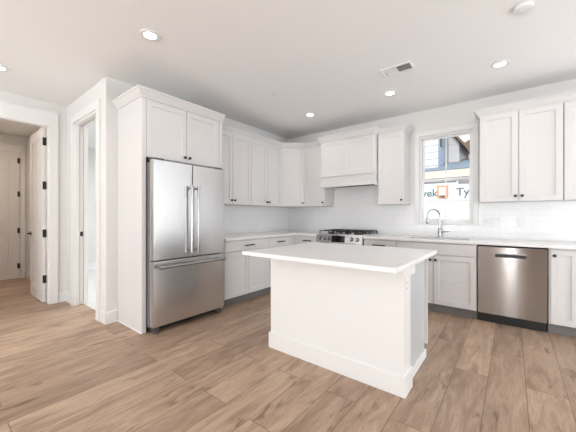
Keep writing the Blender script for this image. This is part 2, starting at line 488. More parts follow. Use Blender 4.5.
# casings (trim)
def casing_y(x, y0, y1, z, w, hw, t=.026, s=1):      # around an opening in a wall x = const
    b = MB().box(x, y0 - w, 0, x + s * t, y0, z, .002).box(x, y1, 0, x + s * t, y1 + w, z, .002)
    b.box(x, y0 - w, z, x + s * t, y1 + w, z + hw, .002).box(x, y0 - w - .008, z + hw, x + s * (t + .008), y1 + w + .008, z + hw + .018, .002)
    return b
def casing_x(y, x0, x1, z, w, hw, t=.026):
    b = MB().box(x0 - w, y, 0, x0, y - t, z, .002).box(x1, y, 0, x1 + w, y - t, z, .002)
    b.box(x0 - w, y, z, x1 + w, y - t, z + hw, .002)
    return b
struct('trim_1', casing_y(FX, hy0, hy1, hz, .095, .19), M['trim'], 'white casing around the hall opening')
struct('trim_2', casing_x(PY, dx0, dx1, dz, .09, .095), M['trim'], 'white casing around the narrow doorway')
# jamb linings
struct('trim_3', MB().box(FX - TH - .003, hy1 - .010, 0, FX + .005, hy1, hz, .001).box(FX - TH - .003, hy0, 0, FX + .005, hy0 + .010, hz, .001)
       .box(FX - TH - .003, hy0, hz - .010, FX + .005, hy1, hz, .001), M['trim'], 'white jamb lining of the hall opening')
struct('trim_4', MB().box(dx0, PY - .005, 0, dx0 + .018, PY + .045, dz, .001).box(dx0, PY + .095, 0, dx0 + .018, PY + T + .005, dz, .001)
       .box(dx1 - .018, PY - .005, 0, dx1, PY + T + .005, dz, .001)
       .box(dx0, PY - .005, dz - .018, dx1, PY + .045, dz, .001).box(dx0, PY + .095, dz - .018, dx1, PY + T + .005, dz, .001), M['trim'], 'white split jamb of the narrow doorway')
struct('trim_5', casing_y(HX, -4.25, -3.43, 2.44, .085, .12), M['trim'], 'white casing around the closed hall door')

# interior doors ------------------------------------------------------------
def panel_door(name, w, h, t, label):
    """hinge edge at x = 0, leaf along +x, faces at y = 0 and y = t"""
    root = thing(name, label, 'door')
    rails = [.20, .88, 1.06, h - .14]
    leaf = MB().box(0, 0.008, 0, w, t - .008, h)
    for y0, y1 in ((0, .009), (t - .009, t)):
        leaf.box(0, y0, 0, .115, y1, h, .0015).box(w - .115, y0, 0, w, y1, h, .0015)
        leaf.box(.115, y0, 0, w - .115, y1, rails[0], .0015).box(.115, y0, rails[1], w - .115, y1, rails[2], .0015).box(.115, y0, rails[3], w - .115, y1, h, .0015)
    leaf.build('door_leaf', M['doorp'], root)
    for z0, z1 in ((rails[0], rails[1]), (rails[2], rails[3])):
        p = MB()
        p.box(.15, .004, z0 + .035, w - .15, t - .004, z1 - .035, .004)
        p.build('door_panel', M['doorp'], root)
    return root
def lever(root, x, y, sgn, dirx, z=.93):
    l = MB().lathe([(0, 0), (.028, 0), (.028, .006), (.012, .010), (.010, .045), (0, .045)], (x, y, z), (0, sgn, 0))
    l.box(x - .008, y + sgn * .034, z - .008, x + dirx * .12, y + sgn * .050, z + .008, .003)
    return l.build('lever_handle', M['black'], root, True)
def hinge(root, x, y, z):
    h = MB().cyl((x, y, z - .045), (x, y, z + .045), .008).box(x, y - .002, z - .045, x + .03, y + .002, z + .045)
    return h.build('hinge', M['black'], root)

# door_1 closed door at the end of the hall (leaf in plane x = HX)
d = panel_door('door_1', .82, 2.43, .04, 'closed white panel door at the far end of the hall')
d['kind'] = 'structure'
d.location = (HX + .006, -3.43, .01); d.rotation_euler = (0, 0, -PI / 2)    # leaf runs towards -y, local +y -> +x
for z in (.24, .92, 1.62, 2.26): 
    h = MB().cyl((.004, .048, z - .05), (.004, .048, z + .05), .009).box(.0, .0405, z - .05, .03, .044, z + .05)
    h.build('hinge', M['black'], d)
lever(d, .75, .04, 1, -1)
# door_2 standing open into the hall, parallel to the hall side wall
d = panel_door('door_2', .74, 2.425, .038, 'open white two-panel door folded back into the hall')
d['kind'] = 'structure'
d.location = (FX - TH - .014, -3.522, .012); d.rotation_euler = (0, 0, PI)     # local +x -> -x, local +y -> -y
d.location.y = -3.519
for z in (.32, .955, 1.62, 2.23):
    h = MB().cyl((-.009, -.001, z - .055), (-.009, -.001, z + .055), .008).box(-.0025, 0.003, z - .055, -.0003, .036, z + .055)
    h.build('hinge', M['black'], d)
lever(d, .68, .038, 1, -1, .93)
lever(d, .68, 0, -1, -1, .93)
# door_3 pocket door slid into the wall, only its edge shows in the split jamb
d = thing('door_3', 'edge of a white pocket door slid into the narrow doorway jamb', 'door', (dx0, PY + .05, .01)); d['kind'] = 'structure'
MB().box(-.10, 0, 0, .014, .04, 2.42, .002).build('door_leaf', M['doorp'], d)
pl = MB().box(.0142, .004, .925, .017, .036, .985, .001)
pl.cyl((.017, .02, .955), (.022, .02, .955), .010)
pl.build('latch_plate', M['black'], d)

# ------------------------------------------------------------------ kitchen window (window_1)
w1 = thing('window_1', 'white single-hung window above the sink', 'window', (0, 0, 0)); w1['kind'] = 'structure'
def frame(x0, z0, x1, z1, w, y0, y1, bev=.003):
    return MB().box(x0, y0, z0, x0 + w, y1, z1, bev).box(x1 - w, y0, z0, x1, y1, z1, bev).box(x0 + w, y0, z0, x1 - w, y1, z0 + w, bev).box(x0 + w, y0, z1 - w, x1 - w, y1, z1, bev)
# flat interior casing
b = MB().box(2.42, -.018, 1.085, ox0 + .012, 0, 2.45, .002).box(ox1 - .012, -.018, 1.085, 3.215, 0, 2.45, .002)
b.box(ox0 + .012, -.018, oz1 - .012, ox1 - .012, 0, 2.45, .002).box(ox0 + .012, -.018, 1.085, ox1 - .012, 0, oz0 + .012, .002)
b.build('window_casing', M['trim'], w1)
frame(ox0 + .002, oz0 + .002, ox1 - .002, oz1 - .002, .035, .02, .13).build('window_frame', M['vinyl'], w1)
zm = 1.725
frame(ox0 + .037, oz0 + .037, ox1 - .037, zm + .022, .028, .035, .065).build('lower_sash', M['vinyl'], w1)
frame(ox0 + .037, zm - .018, ox1 - .037, oz1 - .037, .024, .07, .10).build('upper_sash', M['vinyl'], w1)
MB().box(ox0 + .06, .048, oz0 + .06, ox1 - .06, .052, zm).build('lower_pane', M['glass'], w1)
MB().box(ox0 + .06, .083, zm, ox1 - .06, .087, oz1 - .06).build('upper_pane', M['glass'], w1)
mx = (wx0 + wx1) / 2
MB().box(mx - .008, .044, oz0 + .06, mx + .008, .0478, zm).box(ox0 + .06, .044, 1.415, mx - .008, .0478, 1.431).box(mx + .008, .044, 1.415, ox1 - .06, .0478, 1.431).build('lower_grille', M['vinyl'], w1)
MB().box(mx - .008, .079, zm + .02, mx + .008, .0828, oz1 - .06).build('upper_grille', M['vinyl'], w1)

# ------------------------------------------------------------------ cabinet builders
UB, UT = 1.379, 2.425        # upper doors
CP = [(0, 0), (.010, 0), (.012, .016), (.022, .026), (.050, .066), (.060, .070), (.060, .088), (0, .088)]
CROWN = [(o, UT + .005 + z) for o, z in CP]

def knob(parent, x, y, z):
    b = MB().lathe([(0, 0), (.008, 0), (.007, .012), (.015, .016), (.0165, .024), (.014, .031), (0, .032)], (x, y, z), (0, -1, 0), 16)
    return b.build('knob', M['black'], parent, True)
def pull(parent, x, y, z, L=.15):
    L += .02
    b = MB().box(x - L / 2, y - .036, z - .008, x + L / 2, y - .024, z + .008, .002)
    for s in (-1, 1):
        b.box(x + s * (L / 2 - .02) - .005, y - .026, z - .005, x + s * (L / 2 - .02) + .005, y, z + .005, .001)
    return b.build('bar_pull', M['black'], parent)
def door(parent, x0, z0, x1, z1, yf, kn=None, fr=.058):
    g = .003
    d = MB().shaker(x0 + g, z0, x1 - g, z1, yf, fr=fr).build('door', M['cab'], parent)
    if kn: knob(d, kn[0], yf, kn[1])
    return d
def upper(name, label, w, doors, depth=.325, loc=(0, 0, 0), rz=0, z0=UB, z1=UT, group='upper cabinets'):
    """doors = list of (x0, x1, knob side)"""
    t = thing(name, label, 'cabinet', (*loc[:2], z0), rz, group)
    b = MB().box(.001, -.002, 0, w - .001, -depth + .022, z1 - z0 + .006, .001)
    b.build('body', M['cab'], t)
    for x0, x1, k in doors:
        kx = x0 + .03 if k == 'l' else x1 - .03
        door(t, x0, .004, x1, z1 - z0, -depth, (kx, .062) if k else None)
    return t
BD = .629
def base(name, label, w, doors=(), drawers=(), loc=(0, 0, 0), rz=0, full=False, xs=None):
    t = thing(name, label, 'cabinet', (*loc[:2], 0), rz, 'base cabinets')
    MB().box(.001, -.002, .105, w - .001, -BD + .022, .882, .001).build('body', M['cab'], t)
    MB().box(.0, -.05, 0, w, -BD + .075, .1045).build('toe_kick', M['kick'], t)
    for x0, x1, L in drawers:
        f = MB().box(x0 + .0018, -BD, .730, x1 - .0018, -BD + .02, .868, .0015).build('drawer_front', M['cab'], t)
        if L: pull(f, (x0 + x1) / 2, -BD, .80, L)
    for x0, x1, k, in doors:
        z1 = .868 if full else .722
        door(t, x0, .113, x1, z1, -BD, (x0 + .03 if k == 'l' else x1 - .03, z1 - .06) if k else None)
    return t

R90 = PI / 2
# ---- left wall: uppers
upper('wall_cabinet', 'double-door upper cabinet immediately right of the refrigerator enclosure', .760, [(0.0, .38, 'r'), (.38, .76, 'l')], loc=(0, -2.130), rz=R90)
upper('wall_cabinet', 'double-door upper cabinet between the fridge-side pair and the diagonal corner cabinet', .762, [(0, .381, 'r'), (.381, .762, 'l')], loc=(0, -1.369), rz=R90)
# diagonal corner upper
t = thing('corner_wall_cabinet', 'diagonal single-door upper cabinet in the room corner', 'cabinet', (0, 0, UB), 0, 'upper cabinets')
k = .605; dd = .305
MB().prism([(.002, -.002), (.002, -k), (dd, -k), (k, -dd), (k, -.002)], 0, UT - UB + .006).build('body', M['cab'], t)
dg = bpy.data.objects.new('door', None)
bpy.data.objects.remove(dg)
L = math.hypot(k - dd, k - dd)
dm = MB().shaker(.004, .004, L - .004, UT - UB, -.02).build('door', M['cab'], t)
dm.location = (dd, -k, 0); dm.rotation_euler = (0, 0, PI / 4)
knob(dm, L - .035, -.02, .062)
# ---- back wall: uppers
upper('wall_cabinet', 'single-door upper cabinet between the diagonal corner cabinet and the range hood', .434, [(0.006, .434, 'r')], loc=(.606, 0))
t = upper('wall_cabinet', 'narrow single-door upper cabinet between the range hood and the window', .376, [(0, .376, 'r')], loc=(1.972, 0))
MB().sweep([(0, -.303), (.376, -.303), (.376, -.003)], [(o, UT - UB + .005 + z) for o, z in CP]).build('crown_molding', M['cab'], t)
upper('wall_cabinet', 'wide double-door upper cabinet just right of the window', .752, [(0, .376, 'r'), (.376, .752, 'l')], loc=(3.252, 0))
upper('wall_cabinet', 'upper cabinet at the right edge of the photo, past the wide pair', .752, [(0, .376, 'r'), (.376, .752, 'l')], loc=(4.006, 0))
tag(MB().sweep([(.303, -2.130), (.303, -.605), (.605, -.303), (.985, -.303)], CROWN).build('crown_molding', M['cab']),
    'white crown molding running over the left upper cabinets and round the corner', 'molding', 'crown moldings')
tag(MB().sweep([(3.252, -.003), (3.252, -.303), (4.758, -.303)], CROWN).build('crown_molding', M['cab']),
    'white crown molding over the upper cabinets right of the window', 'molding', 'crown moldings')

# ---- fridge enclosure
t = thing('refrigerator_cabinet', 'tall white cabinet enclosure boxed around the refrigerator', 'cabinet', (0, -3.19, 0), R90)
D, WW = .59, 1.03
MB().box(0, -.002, 0, .045, -D, UT + .006, .001).build('side_panel', M['cab'], t)
MB().box(WW - .045, -.002, 0, WW, -D, UT + .006, .001).build('side_panel', M['cab'], t)
MB().box(.046, -.002, 1.822, WW - .046, -D + .022, UT + .006, .001).build('body', M['cab'], t)
mid = WW / 2
door(t, .047, 1.826, mid, UT, -D, (mid - .03, 1.826 + .055))
door(t, mid, 1.826, WW - .047, UT, -D, (mid + .03, 1.826 + .055))
MB().sweep([(0, -.003), (0, -D), (WW, -D)], CROWN).build('crown_molding', M['cab'], t)
MB().box(-.006, -.02, 0, -.0005, -D, .018, .001).build('shoe_molding', M['trim'], t)

# ---- refrigerator
t = thing('refrigerator', 'stainless steel french-door refrigerator with a bottom freezer drawer', 'refrigerator', (0.0, -3.142, 0), R90)
fw, fd = .900, .734
MB().box(.008, -.05, .055, fw - .008, -.652, 1.765, .004).build('body', M['grey'], t)
ms = fw / 2
for x0, x1, s in ((0, ms - .004, 1), (ms + .004, fw, -1)):
    d = MB().box(x0, -fd, .752, x1, -.662, 1.785, .006, 2).build('door', M['steel'], t)
    hx = ms - s * .040
    h = MB().cyl((hx, -fd - .055, .80), (hx, -fd - .055, 1.545), .0145)
    h.build('handle', M['chrome'], d, True)
    for z in (.83, 1.515):
        e = MB().cyl((hx, -fd, z), (hx, -fd - .05, z), .011).cyl((hx, -fd - .055, z - .026), (hx, -fd - .055, z + .026), .0185)
        e.build('handle_mount', M['chrome'], d, True)
    MB().box(x0 + .008, -.661, .76, x1 - .008, -.653, 1.775).build('gasket', M['rubber'], d)
    hx = .07 if s == 1 else fw - .07
    MB().box(hx - .05, -.735 + .01, 1.786, hx + .05, -.60, 1.802, .003).build('hinge_cover', M['rubber'], t)
d = MB().box(0, -fd, .075, fw, -.662, .742, .006, 2).build('freezer_drawer', M['steel'], t)
MB().cyl((.035, -fd - .055, .685), (fw - .035, -fd - .055, .685), .0145).build('handle', M['chrome'], d, True)
for x in (.065, fw - .065):
    MB().cyl((x, -fd, .685), (x, -fd - .05, .685), .011).cyl((x - .026, -fd - .055, .685), (x + .026, -fd - .055, .685), .0185).build('handle_mount', M['chrome'], d, True)
MB().box(.008, -.661, .085, fw - .008, -.653, .735).build('gasket', M['rubber'], d)
MB().box(.02, -.64, .02, fw - .02, -.60, .055).build('kick_grille', M['plastic'], t)
for x in (.05, fw - .05):
    MB().cyl((x, -.685, 0), (x, -.685, .03), .022).box(x - .03, -.71, .03, x + .03, -.62, .056, .002).build('foot', M['rubber'], t, True)
for x in (.05, fw - .05):
    MB().cyl((x, -.10, 0), (x, -.10, .056), .022).build('foot', M['rubber'], t, True)

# ---- left wall: base cabinets
base('base_cabinet', 'base cabinet right of the refrigerator with one wide drawer over two doors', .876, [(0, .438, 'r'), (.438, .876, 'l')], [(0, .876, .16)], loc=(0, -2.154), rz=R90)
base('base_cabinet', 'base cabinet with a small drawer on the left run next to the corner', .52, [(0, .52, 'r')], [(0, .52, .15)], loc=(0, -1.277), rz=R90)
# corner filler base
t = thing('corner_base_cabinet', 'blind corner base cabinet with plain filler strips in the kitchen corner', 'cabinet', (0, 0, 0), 0, 'base cabinets')
MB().prism([(.002, -.002), (.002, -.756), (.612, -.756), (.612, -.612), (.70, -.612), (.70, -.002)], .105, .882).build('body', M['cab'], t)
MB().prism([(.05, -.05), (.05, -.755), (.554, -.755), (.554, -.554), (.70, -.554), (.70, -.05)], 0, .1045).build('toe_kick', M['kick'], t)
# ---- back wall: base cabinets
base('base_cabinet', 'base cabinet with a small drawer left of the range', .395, [(0, .395, 'r')], [(0, .395, .15)], loc=(.702, 0))
base('base_cabinet', 'base cabinet with a small drawer right of the range', .457, [(0, .457, 'l')], [(0, .457, .16)], loc=(1.878, 0))
t = base('sink_base_cabinet', 'sink base cabinet with a blank front rail over two doors', .910, [(0, .455, 'r'), (.455, .910, 'l')], [(0, .910, 0)], loc=(2.337, 0))
base('base_cabinet', 'narrow full-height-door base cabinet right of the dishwasher', .23, [(0.012, .228, 'l')], loc=(3.862, 0), full=True)
base('base_cabinet', 'double-door base cabinet at the right end of the back worktop', .66, [(0, .33, 'r'), (.33, .66, 'l')], loc=(4.094, 0), full=True)

# carve room for the sink bowl: the sink base gets an open top body
for ch in t.children:
    if ch.name.startswith('body'):
        me = ch.data; bm = bmesh.new()
        q = MB()
        q.box(.001, -.002, .105, .019, -BD + .022, .882).box(.891, -.002, .105, .909, -BD + .022, .882)
        q.box(.019, -.002, .105, .891, -BD + .022, .123).box(.019, -.002, .123, .891, -.014, .882)
        q.box(.019, -.59, .123, .891, -BD + .022, .882)
        bmesh.ops.recalc_face_normals(q.bm, faces=q.bm.faces); q.bm.to_mesh(me); q.bm.free(); bm.free()

# ---- dishwasher
t = thing('dishwasher', 'stainless steel dishwasher with a dark pocket handle', 'dishwasher', (3.2495, 0, 0))
dw = .608
MB().box(.0, -.04, .105, dw, -.602, .868, .002).build('body', M['plastic'], t)
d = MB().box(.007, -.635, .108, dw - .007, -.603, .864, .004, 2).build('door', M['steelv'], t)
MB().box(.170, -.6385, .752, .436, -.6352, .786, .001).build('handle_pocket', M['black'], d)
MB().box(.168, -.642, .7865, .438, -.6352, .800, .002).build('handle_lip', M['chrome'], d)
MB().box(.006, -.575, .0, dw - .006, -.565, .10, .002).build('toe_kick', M['black'], t)

# ---- countertops (30 mm)
CZ0, CZ1 = .8835, .914
CF = .655
b = MB().prism([(.001, -2.157), (CF, -2.157), (CF, -CF), (1.098, -CF), (1.098, -.001), (.001, -.001)], CZ0, CZ1)
tag(b.build('countertop', M['quartz']), 'white quartz worktop on the left run, turning the corner to the range', 'countertop', 'countertops')
sx0, sx1, sy0, sy1 = 2.44, 3.15, -.53, -.13
b = MB().box(1.878, -CF, CZ0, sx0, -.001, CZ1).box(sx1, -CF, CZ0, 4.76, -.001, CZ1).box(sx0, -CF, CZ0, sx1, sy0, CZ1).box(sx0, sy1, CZ0, sx1, -.001, CZ1)
tag(b.build('countertop', M['quartz']), 'white quartz worktop from the range past the sink to the right', 'countertop', 'countertops')
# backsplash tile (thin slabs)
tag(MB().box(.0005, -2.150, CZ1 + .0005, .008, -.009, UB - .001).build('tile_backsplash', M['tiley']), 'glossy white tile backsplash on the left wall under the upper cabinets', 'backsplash', 'tile backsplashes')
b = MB().box(.0005, -.008, CZ1 + .0005, 1.05, -.0005, UB - .001).box(1.05, -.008, CZ1 + .0005, 1.966, -.0005, 1.678).box(1.966, -.008, CZ1 + .0005, 2.418, -.0005, UB - .001)
b.box(2.418, -.008, CZ1 + .0005, 3.217, -.0005, 1.083).box(3.217, -.008, CZ1 + .0005, 4.75, -.0005, UB - .001)
tag(b.build('tile_backsplash', M['tilex']), 'glossy white tile backsplash on the back wall behind range and sink', 'backsplash', 'tile backsplashes')

# ---- sink
t = thing('sink', 'stainless undermount sink set in the worktop below the window', 'sink', (sx0, sy0, .70))
w_, d_ = sx1 - sx0, sy1 - sy0
b = MB()
b.box(-.012, -.012, 0, w_ + .012, d_ + .012, .004).box(-.012, -.012, .004, .0, d_ + .012, .1825).box(w_, -.012, .004, w_ + .012, d_ + .012, .1825)
b.box(0, -.012, .004, w_, 0, .1825).box(0, d_, .004, w_, d_ + .012, .1825)
b.build('basin', M['sink'], t)
MB().lathe([(0, .0045), (.045, .0045), (.045, .008), (.036, .0075), (.03, .005), (0, .005)], (w_ / 2, d_ / 2, 0)).build('drain', M['chrome'], t, True)
# ---- faucet
t = thing('faucet', 'brushed steel gooseneck faucet with a pull-down spray head', 'faucet', (2.765, -.075, CZ1))
MB().lathe([(0, 0), (.028, 0), (.028, .006), (.021, .012), (.020, .10), (.016, .115), (.0125, .125), (0, .125)]).build('base', M['chrome'], t, True)
ux, uy = -.80, -.60
pts = [(0, 0, .12), (0, 0, .20), (0, 0, .30)]
R = .085
for i in range(1, 15):
    a = PI * i / 14 * 1.0
    pts.append((ux * R * (1 - math.cos(a)), uy * R * (1 - math.cos(a)), .30 + R * math.sin(a)))
pts.append((ux * 2 * R, uy * 2 * R, .275))
MB().tube(pts, .0115, 14).build('neck', M['chrome'], t, True)
MB().lathe([(0, 0), (.0125, 0), (.0165, -.02), (.018, -.085), (.0155, -.095), (0, -.095)], (ux * 2 * R, uy * 2 * R, .278)).build('spray_head', M['chrome'], t, True)
b = MB().cyl((.018, 0, .065), (.045, 0, .068), .013).cyl((.040, 0, .068), (.115, -.01, .078), .0065, .005)
b.build('lever', M['chrome'], t, True)

# ---- range
t = thing('gas_range', 'stainless slide-in gas range with black grates and front knobs', 'range', (1.1015, 0, 0))
rw = .773
MB().box(.003, -.02, .10, rw - .003, -.625, .895, .002).build('body', M['grey'], t)
MB().box(-.0, -.015, .896, rw, -.64, .928, .003).build('cooktop', M['steel'], t)
b = MB()
b.poly([])
b = b.prism([(0, 0), (rw, 0), (rw, 1), (0, 1)], 0, 1)
for v in b.bm.verts:      # sloping fascia
    x, y, z = v.co
    zz = .795 + .128 * z
    yy = (-.628 if y > .5 else (-.695 + .022 * z))
    v.co = Vector((x, yy, zz))
cp = b.build('control_panel', M['steel'], t)
for x in (.075, .155, .235, .610, .700):
    MB().lathe([(0, 0), (.031, 0), (.031, .004), (0, .005)], (x, -.682, .862), (0, -1, .17), 24).build('knob_ring', M['black'], cp, True)
    kb = MB().lathe([(0, .005), (.023, .005), (.023, .008), (.021, .010), (.0185, .030), (.016, .034), (0, .034)], (x, -.684, .862), (0, -1, .17), 20)
    kb.box(x - .003, -.722, .852, x + .003, -.712, .876, .001)
    kb.build('control_knob', M['chrome'], cp, True)
b = MB().box(.275, 0, 0, .500, 1, 1)
for v in b.bm.verts:
    x, y, z = v.co
    f = .12 + .76 * z
    v.co = Vector((x, (-.66 if y > .5 else (-.6975 + .022 * f)), .795 + .128 * f))
b.build('display', M['glassblack'], cp)
# oven door, drawer
od = MB().box(.003, -.672, .25, rw - .003, -.628, .785, .005, 2).build('oven_door', M['steel'], t)
MB().box(.10, -.6745, .34, rw - .10, -.6725, .64).build('oven_window', M['glassblack'], od)
b = MB().cyl((.05, -.725, .735), (rw - .05, -.725, .735), .013)
for x in (.08, rw - .08): b.cyl((x, -.672, .735), (x, -.72, .735), .010)
b.build('handle', M['chrome'], od, True)
MB().box(.003, -.668, .085, rw - .003, -.628, .242, .004).build('warming_drawer', M['steel'], t)
MB().box(.02, -.57, 0, rw - .02, -.56, .10).build('toe_kick', M['black'], t)
for x in (.02, rw - .06): MB().box(x, -.05, 0, x + .04, -.09, .10, .002).build('foot', M['black'], t)
MB().box(.0, -.045, .9285, rw, -.012, .965, .003).build('rear_guard', M['steel'], t)
# burners
for (x, y, r) in ((.16, -.19, .036), (.16, -.47, .045), (.386, -.33, .05), (.612, -.19, .036), (.612, -.47, .048)):
    bb = MB().lathe([(0, 0), (r * 1.25, 0), (r * 1.25, .006), (r, .010), (r, .018), (r * .8, .021), (0, .022)], (x, y, .9285), n=24)
    bb.build('burner', M['iron'], t, True)
# three continuous grates
for g in range(3):
    x0 = .018 + g * .2465; x1 = x0 + .2435
    gr = MB()
    zt = .978
    for (a, b_, c, d_) in ((x0, -.055, x1, -.067), (x0, -.608, x1, -.62)):
        gr.box(a, b_, zt - .012, c, d_, zt, .002)
    for xx in (x0, x1 - .012):
        gr.box(xx, -.62, zt - .012, xx + .012, -.055, zt, .002)
    xc = (x0 + x1) / 2
    gr.box(x0 + .01, -.342, zt - .012, x1 - .01, -.332, zt, .002)
    for yy in (-.19, -.47):
        gr.box(x0 + .012, yy - .005, zt - .012, x0 + .085, yy + .005, zt + .004, .002).box(x1 - .085, yy - .005, zt - .012, x1 - .012, yy + .005, zt + .004, .002)
    for ya, yb_ in ((-.065, -.14), (-.24, -.335), (-.34, -.42), (-.52, -.61)):
        gr.box(xc - .005, ya, zt - .012, xc + .005, yb_, zt + .004, .002)
    for xx in (x0 + .001, x1 - .013):
        for yy in (-.62, -.343, -.067):
            gr.box(xx, yy, .9285, xx + .012, yy + .012, zt - .010, .001)
    gr.build('grate', M['iron'], t)

# ---- range hood (painted wood)
t = thing('range_hood', 'white painted wooden range hood with a paneled front over the range', 'range hood', (1.046, 0, 1.68))
hw_, hd = .912, .455
MB().box(.001, -.004, .17, hw_, -hd + .02, UT - 1.68 + .006, .001).build('body', M['cab'], t)
fp = MB().shaker(0.001, .19, hw_ / 2, UT - 1.68, -hd - .0, fr=.062).shaker(hw_ / 2, .19, hw_ - .001, UT - 1.68, -hd, fr=.062)
fp.build('front_panel', M['cab'], t)
# lower apron: shallow band with mouldings on three sides
ap = MB()
ap.box(0, -.004, .0, .018, -hd, .17, .001).box(hw_ - .018, -.004, .0, hw_, -hd, .17, .001).box(.018, -hd + .02, .0, hw_ - .018, -hd, .17, .001)
ap.build('apron', M['cab'], t)
MB().sweep([(0, -.33), (0, -hd), (hw_, -hd), (hw_, -.33)], [(.0, .158), (.014, .158), (.028, .170), (.028, .186), (.016, .192), (0, .192)]).build('band_molding', M['cab'], t)
MB().sweep([(0, -.33), (0, -hd), (hw_, -hd), (hw_, -.33)], [(.0, .0), (.012, .0), (.012, .030), (.006, .038), (0, .038)]).build('lower_molding', M['cab'], t)
MB().sweep([(0, -.33), (0, -hd), (hw_, -hd), (hw_, -.33)], [(o, UT - 1.68 + .005 + z) for o, z in CP]).build('crown_molding', M['cab'], t)
MB().box(.019, -.006, .03, hw_ - .019, -hd + .021, .06).build('vent_liner', M['steel'], t)
MB().box(.12, -.08, .022, .44, -.36, .0295).box(.47, -.08, .022, .79, -.36, .0295).build('grease_filter', M['rubber'], t)

# ---- outlets
def outlet(loc, rz, label, gangs=1, switch=False):
    t = thing('wall_outlet', label, 'outlet', loc, rz, 'outlets')
    w = .036 + .046 * (gangs - 1)
    MB().box(-w, -.005, -.058, w, 0, .058, .002).build('cover_plate', M['white'], t)
    for g in range(gangs):
        x = -w + .036 + g * .046
        if switch and g == 0:
            MB().box(x - .016, -.008, -.033, x + .016, -.0052, .033, .001).build('rocker', M['white'], t)
            continue
        for z in (-.02, .02):
            r = MB().box(x - .014, -.0075, z - .013, x + .014, -.0052, z + .013, .002).build('receptacle', M['white'], t)
            MB().box(x - .007, -.0082, z - .004, x - .005, -.0076, z + .005).box(x + .005, -.0082, z - .004, x + .007, -.0076, z + .005).build('slot', M['slot'], r)
    return t
outlet((.54, -.0085, 1.13), 0, 'white outlet on the backsplash in the corner left of the range')
outlet((2.12, -.0085, 1.14), 0, 'white outlet on the backsplash between range and faucet')
outlet((3.36, -.0085, 1.13), 0, 'white double switch plate on the backsplash right of the window', 2, True)
outlet((3.66, -.0085, 1.13), 0, 'white outlet on the backsplash above the dishwasher')

# ---- kitchen island
t = thing('kitchen_island', 'white kitchen island with a white quartz top and tall base trim', 'kitchen island', (0, 0, 0))
ix0, ix1, iy0, iy1 = 1.815, 3.0, -2.585, -1.900
ib = MB().box(ix0, -2.42, .105, ix1 - .041, iy1 + .022, .882, .001)
ib.build('body', M['cab'], t)
MB().box(ix0, iy0, 0, ix1, -2.4205, .8825, .001).build('front_panel', M['trim'], t)
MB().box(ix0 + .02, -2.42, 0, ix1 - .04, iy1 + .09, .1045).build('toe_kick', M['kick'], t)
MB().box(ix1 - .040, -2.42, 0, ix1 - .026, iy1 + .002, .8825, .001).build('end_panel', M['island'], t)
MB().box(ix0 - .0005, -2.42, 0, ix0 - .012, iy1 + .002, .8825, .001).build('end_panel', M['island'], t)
# stepped bracket under the top beside the corner post, and the rail behind it
MB().box(ix1 - .0255, -2.4195, .785, ix1 + .0, -2.30, .8825, .001).build('bracket', M['trim'], t)
MB().box(ix1 - .0255, -2.2995, .845, ix1 - .001, iy1, .8825, .001).build('rail', M['trim'], t)
# base trim: front, post returns
bp_ = [(0, 0), (.014, 0), (.014, .132), (.010, .14), (0, .14)]
MB().sweep([(ix0, -2.421), (ix0, iy0), (ix1, iy0), (ix1, -2.421)], bp_).build('base_trim', M['trim'], t)
MB().box(ix1 - .0255, -2.4205, 0, ix1 - .010, iy1 + .002, .07, .002).build('shoe_molding', M['trim'], t)
n3 = (ix1 - ix0) / 3
for k in range(3):
    f = MB().box(ix0 + k * n3 + .002, iy1, .732, ix0 + (k + 1) * n3 - .002, iy1 + .02, .872, .0015).build('drawer_front', M['cab'], t)
    f.data.transform(Matrix.Translation((0, 0, 0)))
    dm = MB().shaker(-n3 + .002, .113, -.002, .722, -.02).build('door', M['cab'], t)
    dm.rotation_euler = (0, 0, PI); dm.location = (ix0 + k * n3, iy1, 0)
    knob(dm, -n3 + .035, -.02, .66)
    MB().box(ix0 + (k + .5) * n3 - .08, iy1 + .044, .794, ix0 + (k + .5) * n3 + .08, iy1 + .054, .806, .002).box(ix0 + (k + .5) * n3 - .06, iy1 + .02, .796, ix0 + (k + .5) * n3 - .05, iy1 + .046, .804).box(ix0 + (k + .5) * n3 + .05, iy1 + .02, .796, ix0 + (k + .5) * n3 + .06, iy1 + .046, .804).build('bar_pull', M['black'], f)
MB().box(1.80, -2.925, CZ0, 3.058, -1.835, CZ1, .003, 2).build('countertop', M['quartz'], t)
o = outlet((ix1 + .0005, -2.535, .735), R90, 'white outlet on the end post of the island')

# ------------------------------------------------------------------ ceiling fixtures
def downlight(x, y, label, e=5):
    t = thing('recessed_light', label, 'ceiling light', (x, y, H), 0, 'recessed ceiling lights')
    MB().lathe([(.048, -.002), (.082, -.001), (.084, -.004), (.080, -.009), (.052, -.010), (.048, -.006)], n=32).build('trim_ring', M['white'], t, True)
    MB().lathe([(0, -.0045), (.0475, -.0045), (.0475, -.0015), (0, -.0015)], n=32).build('lens', M['lamp'], t, True)
    l = light('lamp_beam', 'SPOT', (0, 0, -.02), (0, 0, 0), e, (1.0, .92, .84), spot_size=math.radians(150), spot_blend=.8, shadow_soft_size=.055)
    l.parent = t
    return t
downlight(1.119, -3.362, 'round recessed ceiling light in front of the refrigerator')
downlight(1.13, -.907, 'round recessed ceiling light nearest the room corner, before the range')
downlight(2.353, -.92, 'round recessed ceiling light just behind the square air vent')
downlight(3.472, -.918, 'round recessed ceiling light before the right-hand upper cabinets')
downlight(-.66, -4.08, 'round recessed ceiling light cut off at the left edge, before the hall')

